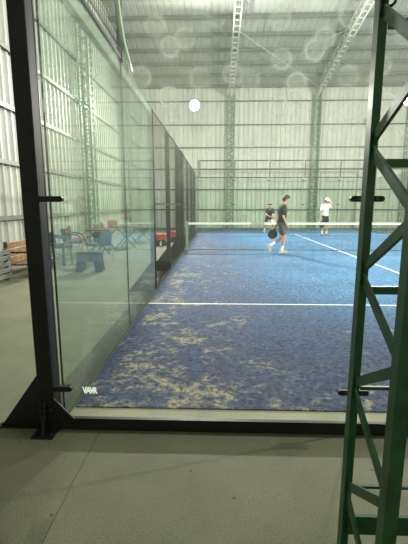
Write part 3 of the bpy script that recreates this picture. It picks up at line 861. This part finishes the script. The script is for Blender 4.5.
# ------------------------------------------------------------------ people
def remesh_obj(name, bm, mat, parent, voxel, smooth=3):
    me = bpy.data.meshes.new(name); bm.to_mesh(me); bm.free()
    o = bpy.data.objects.new(name, me); COL.objects.link(o)
    r = o.modifiers.new('r', 'REMESH'); r.mode = 'VOXEL'; r.voxel_size = voxel
    s = o.modifiers.new('s', 'SMOOTH'); s.iterations = smooth; s.factor = .5
    dg = bpy.context.evaluated_depsgraph_get(); dg.update()
    m2 = bpy.data.meshes.new_from_object(o.evaluated_get(dg))
    o.modifiers.clear(); o.data = m2; bpy.data.meshes.remove(me)
    m2.materials.clear(); m2.materials.append(mat)
    for p in m2.polygons: p.use_smooth = True
    o.name = name
    if parent: o.parent = parent
    return o

def hand(bm, wrist, dirv, palmn, curl=.5, side=1):
    """palm + four fingers + thumb. dirv: along the hand; palmn: towards which fingers curl; side: thumb side sign"""
    d = Vector(dirv).normalized(); n = Vector(palmn).normalized(); n = (n - d*n.dot(d)).normalized()
    s = d.cross(n).normalized()*side
    w = Vector(wrist)
    for k in range(4):
        off = s*(.027-.018*k)
        capsule(bm, w+off*.6+d*.01, w+off+d*.085, .016, .013, 1)
        L3 = (.042, .047, .043, .034)[k]
        p = w+off+d*.088; ang = 0
        for j, q in enumerate((1.0, .68, .55)):
            ang += curl*(.55, .8, .6)[j]
            v = d*math.cos(ang)+n*math.sin(ang)
            p2 = p+v*L3*q
            capsule(bm, p, p2, .0092-.0008*j, .0086-.0008*j, 1); p = p2
    p = w+s*.026+d*.025
    for q, v in ((.042, s*.75+d*.6+n*.25), (.033, s*.35+d*.85+n*.45), (.026, s*.05+d*.85+n*.6)):
        p2 = p+v.normalized()*q; capsule(bm, p, p2, .0115, .0098, 1); p = p2

def person(name, label, J, loc, rz, skin, shirt, shorts, sock, shoe, hair, cap=None, band=None):
    t = thing(name, label, 'person', loc, rz)
    V = {k: Vector(v) for k, v in J.items() if not k.startswith('_')}
    up = (V['neck']-V['pelvis']).normalized()
    hd = V['head']; hdir = Vector(J['_face']).normalized(); hup = Vector(J['_hup']).normalized()
    hs = hdir.cross(hup).normalized(); hup = hs.cross(hdir).normalized()
    HR = Matrix((hs, hdir, hup)).transposed()
    lr = (V['shR']-V['shL']).normalized(); fw = up.cross(lr).normalized()
    TR = Matrix((lr, fw, lr.cross(fw))).transposed()
    # --- the continuous body
    bm = NB()
    chest = V['pelvis'].lerp(V['neck'], .68); waist = V['pelvis'].lerp(V['neck'], .35)
    sphere(bm, V['pelvis'], 1, (.155, .11, .12), TR); sphere(bm, waist, 1, (.135, .095, .16), TR); sphere(bm, chest, 1, (.165, .112, .18), TR)
    capsule(bm, V['shL'], V['shR'], .058, .058); capsule(bm, V['neck']-up*.05, hd-hup*.06, .058, .052)
    for s in 'LR':
        capsule(bm, V['sh'+s], V['el'+s], .050, .039); capsule(bm, V['el'+s], V['wr'+s], .039, .027)
        sgn = 1 if s == 'R' else -1
        hand(bm, V['wr'+s], J['_hd'+s], J['_hn'+s], J.get('_curl'+s, .5), sgn)
        hp = V['pelvis']+(V['hip'+s]-V['pelvis'])
        capsule(bm, hp, V['kn'+s], .086, .056)
        mid = V['kn'+s].lerp(V['an'+s], .33)
        capsule(bm, V['kn'+s], mid, .054, .055); capsule(bm, mid, V['an'+s], .055, .036)
        capsule(bm, V['an'+s], V['to'+s], .036, .028)
    sphere(bm, hd+hup*.02, 1, (.074, .092, .105), HR); sphere(bm, hd-hup*.055+hdir*.025, 1, (.055, .062, .062), HR)
    sphere(bm, hd+hdir*.095-hup*.018, 1, (.014, .020, .024), HR, 1); sphere(bm, hd+hdir*.088-hup*.085, 1, (.026, .016, .016), HR, 1)
    for s in (-1, 1): sphere(bm, hd+hs*s*.076-hdir*.008-hup*.008, 1, (.012, .022, .032), HR, 1)
    body = remesh_obj('body', bm, skin, t, .0085, 2)
    # --- face
    for s in (-1, 1):
        bm = NB(); sphere(bm, hd+hs*s*.031+hdir*.083+hup*.012, 1, (.013, .010, .008), HR, 2); finish('eye', bm, M['eye'], body, True)
        bm = NB(); sphere(bm, hd+hs*s*.031+hdir*.087+hup*.035, 1, (.021, .008, .005), HR, 2); finish('eyebrow', bm, M['hair'], body, True)
    bm = NB(); sphere(bm, hd+hdir*.086-hup*.055, 1, (.024, .010, .008), HR, 2); finish('mouth', bm, M['lip'], body, True)
    # --- hair / cap
    def scalp(scale, keep, nm, mat, off=Vector()):
        bm = NB(); bmesh.ops.create_uvsphere(bm, u_segments=28, v_segments=18, radius=1)
        for v in list(bm.verts):
            if not keep(v.co): bm.verts.remove(v)
        for v in bm.verts:
            j = 1+random.uniform(-.025, .035) if nm == 'hair' else 1
            v.co = hd+hup*.022+off+HR @ Vector((v.co.x*scale[0]*j, v.co.y*scale[1]*j, v.co.z*scale[2]*j))
        o = finish(nm, bm, mat, t, True); md = o.modifiers.new('s', 'SOLIDIFY'); md.thickness = .016; md.offset = -1
        return o
    if hair:
        scalp((.097, .118, .130), lambda c: c.z > (.42 if c.y > .45 else (.0 if c.y > .12 else (-.3 if c.y > -.25 else -.85))), 'hair', hair)
    if cap:
        cap_o = scalp((.100, .121, .133), lambda c: c.z > .16, 'cap', cap)
        bm = NB(); n = 10; rows_ = []
        for rr, dz in ((.085, .0), (.155, -.022)):
            rows_.append([bm.verts.new(hd+hup*(.05+dz)+HR @ Vector((rr*.92*math.cos(PI*(.12+.76*k/n)), rr*1.15*math.sin(PI*(.12+.76*k/n)), 0))) for k in range(n+1)])
        for k in range(n): bm.faces.new((rows_[0][k], rows_[0][k+1], rows_[1][k+1], rows_[1][k]))
        o = finish('brim', bm, cap, cap_o, True); md = o.modifiers.new('s', 'SOLIDIFY'); md.thickness = .006
    if band:
        bm = NB()
        pts = [hd+hup*.062+HR @ Vector((.079*math.cos(a), .099*math.sin(a), 0)) for a in [2*PI*k/20 for k in range(21)]]
        tube(bm, pts, .014, 6); finish('headband', bm, band, t, True)
    # --- clothes
    bm = NB()
    sphere(bm, chest, 1, (.185, .134, .20), TR); sphere(bm, waist, 1, (.168, .125, .20), TR); sphere(bm, V['pelvis']+up*.05, 1, (.175, .135, .13), TR)
    capsule(bm, V['shL'], V['shR'], .075, .075)
    for s in 'LR':
        e = V['sh'+s].lerp(V['el'+s], .72); capsule(bm, V['sh'+s], e, .073, .066)
    remesh_obj('shirt', bm, shirt, t, .016, 3)
    bm = NB()
    sphere(bm, V['pelvis']-up*.01, 1, (.168, .124, .12), TR)
    for s in 'LR':
        e = V['hip'+s].lerp(V['kn'+s], .70); capsule(bm, V['hip'+s], e, .098, .082)
    remesh_obj('shorts', bm, shorts, t, .016, 3)
    for s in 'LR':
        a, k_, to = V['an'+s], V['kn'+s], V['to'+s]
        bm = NB(); capsule(bm, a.lerp(k_, .30), a, .048, .043); remesh_obj('sock', bm, sock, t, .012, 2)
        f = (to-a).normalized(); sh = (k_-a).normalized()
        heel = Vector(J['_heel'+s]); 
        bm = NB(); capsule(bm, heel, to, .038, .032); capsule(bm, heel+sh*.045, a.lerp(to, .3), .038, .034); sphere(bm, to+(to-heel).normalized()*.022, .028)
        shoe_o = remesh_obj('shoe', bm, shoe, t, .012, 2)
        bm = NB(); bar(bm, heel-(to-heel).normalized()*.038-sh*.034, to+(to-heel).normalized()*.06-sh*.034, .075, .014, sh); bevel(bm, .004, 1)
        finish('sole', bm, M['sole'], shoe_o)
    return t

def racket(label, pos, axis, normal, face_mat, grip_to=None):
    """padel racket: pos = end of the grip, axis points to the head"""
    t = thing('padel_racket', label, 'racket', pos)
    a = Vector(axis).normalized(); n = Vector(normal); n = (n-a*n.dot(a)).normalized(); s = a.cross(n)
    Mx = Matrix((s, a, n)).transposed().to_4x4()
    bm = NB(); pts = [(.13*math.cos(q), .30+.135*math.sin(q)) for q in [2*PI*k/28 for k in range(28)]]
    prism(bm, pts, 2, -.017, .017)
    o = finish('face', bm, face_mat, t); o.matrix_local = Mx
    bm = NB(); ring = [(.132*math.cos(q), .30+.137*math.sin(q), 0) for q in [2*PI*k/28 for k in range(29)]]
    tube(bm, ring, .019, 6); o = finish('rim', bm, M['racket'], t, True); o.matrix_local = Mx
    bm = NB(); prism(bm, [(-.018, .12), (.018, .12), (.09, .205), (.06, .20), (.0, .15), (-.06, .20), (-.09, .205)], 2, -.014, .014); o = finish('throat', bm, M['racket'], t); o.matrix_local = Mx
    bm = NB(); tube(bm, ((0, -.01, 0), (0, .13, 0)), .016, 10); o = finish('grip', bm, M['charcoal'], t); o.matrix_local = Mx
    return t

Z0 = .022
# 1. walking player in black, side-on, head bowed
A = dict(pelvis=(0, -.01, .93), neck=(0, .035, 1.455), head=(0, .105, 1.62), shL=(-.175, .01, 1.415), shR=(.175, .01, 1.415),
         elR=(.225, -.02, 1.12), wrR=(.205, .09, .885), elL=(-.25, -.05, 1.13), wrL=(-.235, -.09, .885),
         hipR=(.09, 0, .90), knR=(.095, .075, .50), anR=(.095, .0, .10), toR=(.10, .15, .045),
         hipL=(-.09, 0, .90), knL=(-.09, .05, .49), anL=(-.09, -.285, .235), toL=(-.095, -.31, .07),
         _face=(.02, .90, -.42), _hup=(0, .35, .95), _hdR=(-.02, .30, -.95), _hnR=(-.6, .6, 0), _hdL=(-.05, -.15, -.95), _hnL=(.7, .4, -.1), _curlR=.35, _curlL=1.0,
         _heelR=(.095, -.035, .045), _heelL=(-.09, -.37, .215))
PA = (1.98, 11.75, Z0)
person('person', 'player in black t-shirt and grey shorts walking with head bowed, in front of the net', A, PA, -PI/2+.08, M['skin'], M['blackcloth'], M['greyshorts'], M['sock'], M['shoe_w'], M['hair'])
Rz = Matrix.Rotation(-PI/2+.08, 3, 'Z')
def loc_of(base, R, p): return Vector(base)+R @ Vector(p)
g = Vector((-.24, -.125, .85))
ax = Vector((-.02, -.30, -.95)); 
racket('dark round racket hanging behind the walking player in black', loc_of(PA, Rz, g), Rz @ ax, Rz @ Vector((1, 0, .05)), M['racket'])

# 2. far player bending forward, facing the camera
B = dict(pelvis=(0, -.16, .80), neck=(0, .07, 1.24), head=(0, .17, 1.385), shL=(-.175, .05, 1.215), shR=(.175, .05, 1.215),
         elR=(.225, .16, .98), wrR=(.07, .34, .84), elL=(-.225, .16, .98), wrL=(-.06, .36, .86),
         hipR=(.10, -.14, .78), knR=(.20, .10, .46), anR=(.24, -.05, .10), toR=(.28, .10, .045),
         hipL=(-.10, -.14, .78), knL=(-.19, .10, .46), anL=(-.20, -.06, .10), toL=(-.23, .09, .045),
         _face=(0, .97, -.22), _hup=(0, .2, .97), _hdR=(-.55, .6, -.45), _hnR=(-.5, .2, .6), _hdL=(.5, .6, -.45), _hnL=(.5, .2, .6), _curlR=1.0, _curlL=1.0,
         _heelR=(.235, -.085, .045), _heelL=(-.195, -.095, .045))
PB = (2.84, 20.9, Z0)
person('person', 'far player in charcoal t-shirt leaning forward behind the net with a white headband', B, PB, PI+.1, M['skin2'], M['charcloth'], M['blackcloth'], M['sock'], M['shoe_w'], M['hair'], band=M['sock'])
Rb = Matrix.Rotation(PI+.1, 3, 'Z')
racket('pale round racket held low in both hands by the leaning far player', loc_of(PB, Rb, (.02, .40, .83)), Rb @ Vector((-.18, .45, -.55)), Rb @ Vector((0, .75, .6)), M['racket_pale'])

# 3. far player in white cap, one hand raised to the face
Cc = dict(pelvis=(0, 0, .95), neck=(0, .03, 1.485), head=(.0, .07, 1.65), shL=(-.185, .02, 1.445), shR=(.185, .01, 1.445),
         elR=(.255, -.03, 1.15), wrR=(.265, .05, .90), elL=(-.33, .20, 1.30), wrL=(-.15, .235, 1.50),
         hipR=(.09, 0, .92), knR=(.12, .05, .51), anR=(.13, -.01, .10), toR=(.17, .14, .045),
         hipL=(-.09, 0, .92), knL=(-.12, .04, .51), anL=(-.14, -.02, .10), toL=(-.18, .13, .045),
         _face=(-.1, .97, -.2), _hup=(0, .15, .98), _hdR=(0, .2, -.97), _hnR=(-.8, .4, 0), _hdL=(.55, -.25, .78), _hnL=(.4, -.9, 0), _curlR=1.0, _curlL=.6,
         _heelR=(.13, -.045, .045), _heelL=(-.14, -.055, .045))
PC = (5.12, 18.35, Z0)
person('person', 'player in white cap and t-shirt standing beyond the net, hand raised to face', Cc, PC, PI+.45, M['skin'], M['whitecloth'], M['blackcloth'], M['sock'], M['shoe_b'], M['hair'], cap=M['whitecloth'])
Rc = Matrix.Rotation(PI+.45, 3, 'Z')
racket('dark racket held down at the side by the player in the white cap', loc_of(PC, Rc, (.262, .085, .84)), Rc @ Vector((.12, .2, -.95)), Rc @ Vector((.9, .3, 0)), M['racket'])

# ------------------------------------------------------------------ output look
scn.view_settings.view_transform = 'Standard'
scn.view_settings.look = 'None'
scn.view_settings.exposure = 0.0
scn.view_settings.gamma = 1.0
scn.cycles.transparent_max_bounces = 40
scn.cycles.max_bounces = 10
scn.cycles.diffuse_bounces = 5
scn.cycles.sample_clamp_indirect = 6
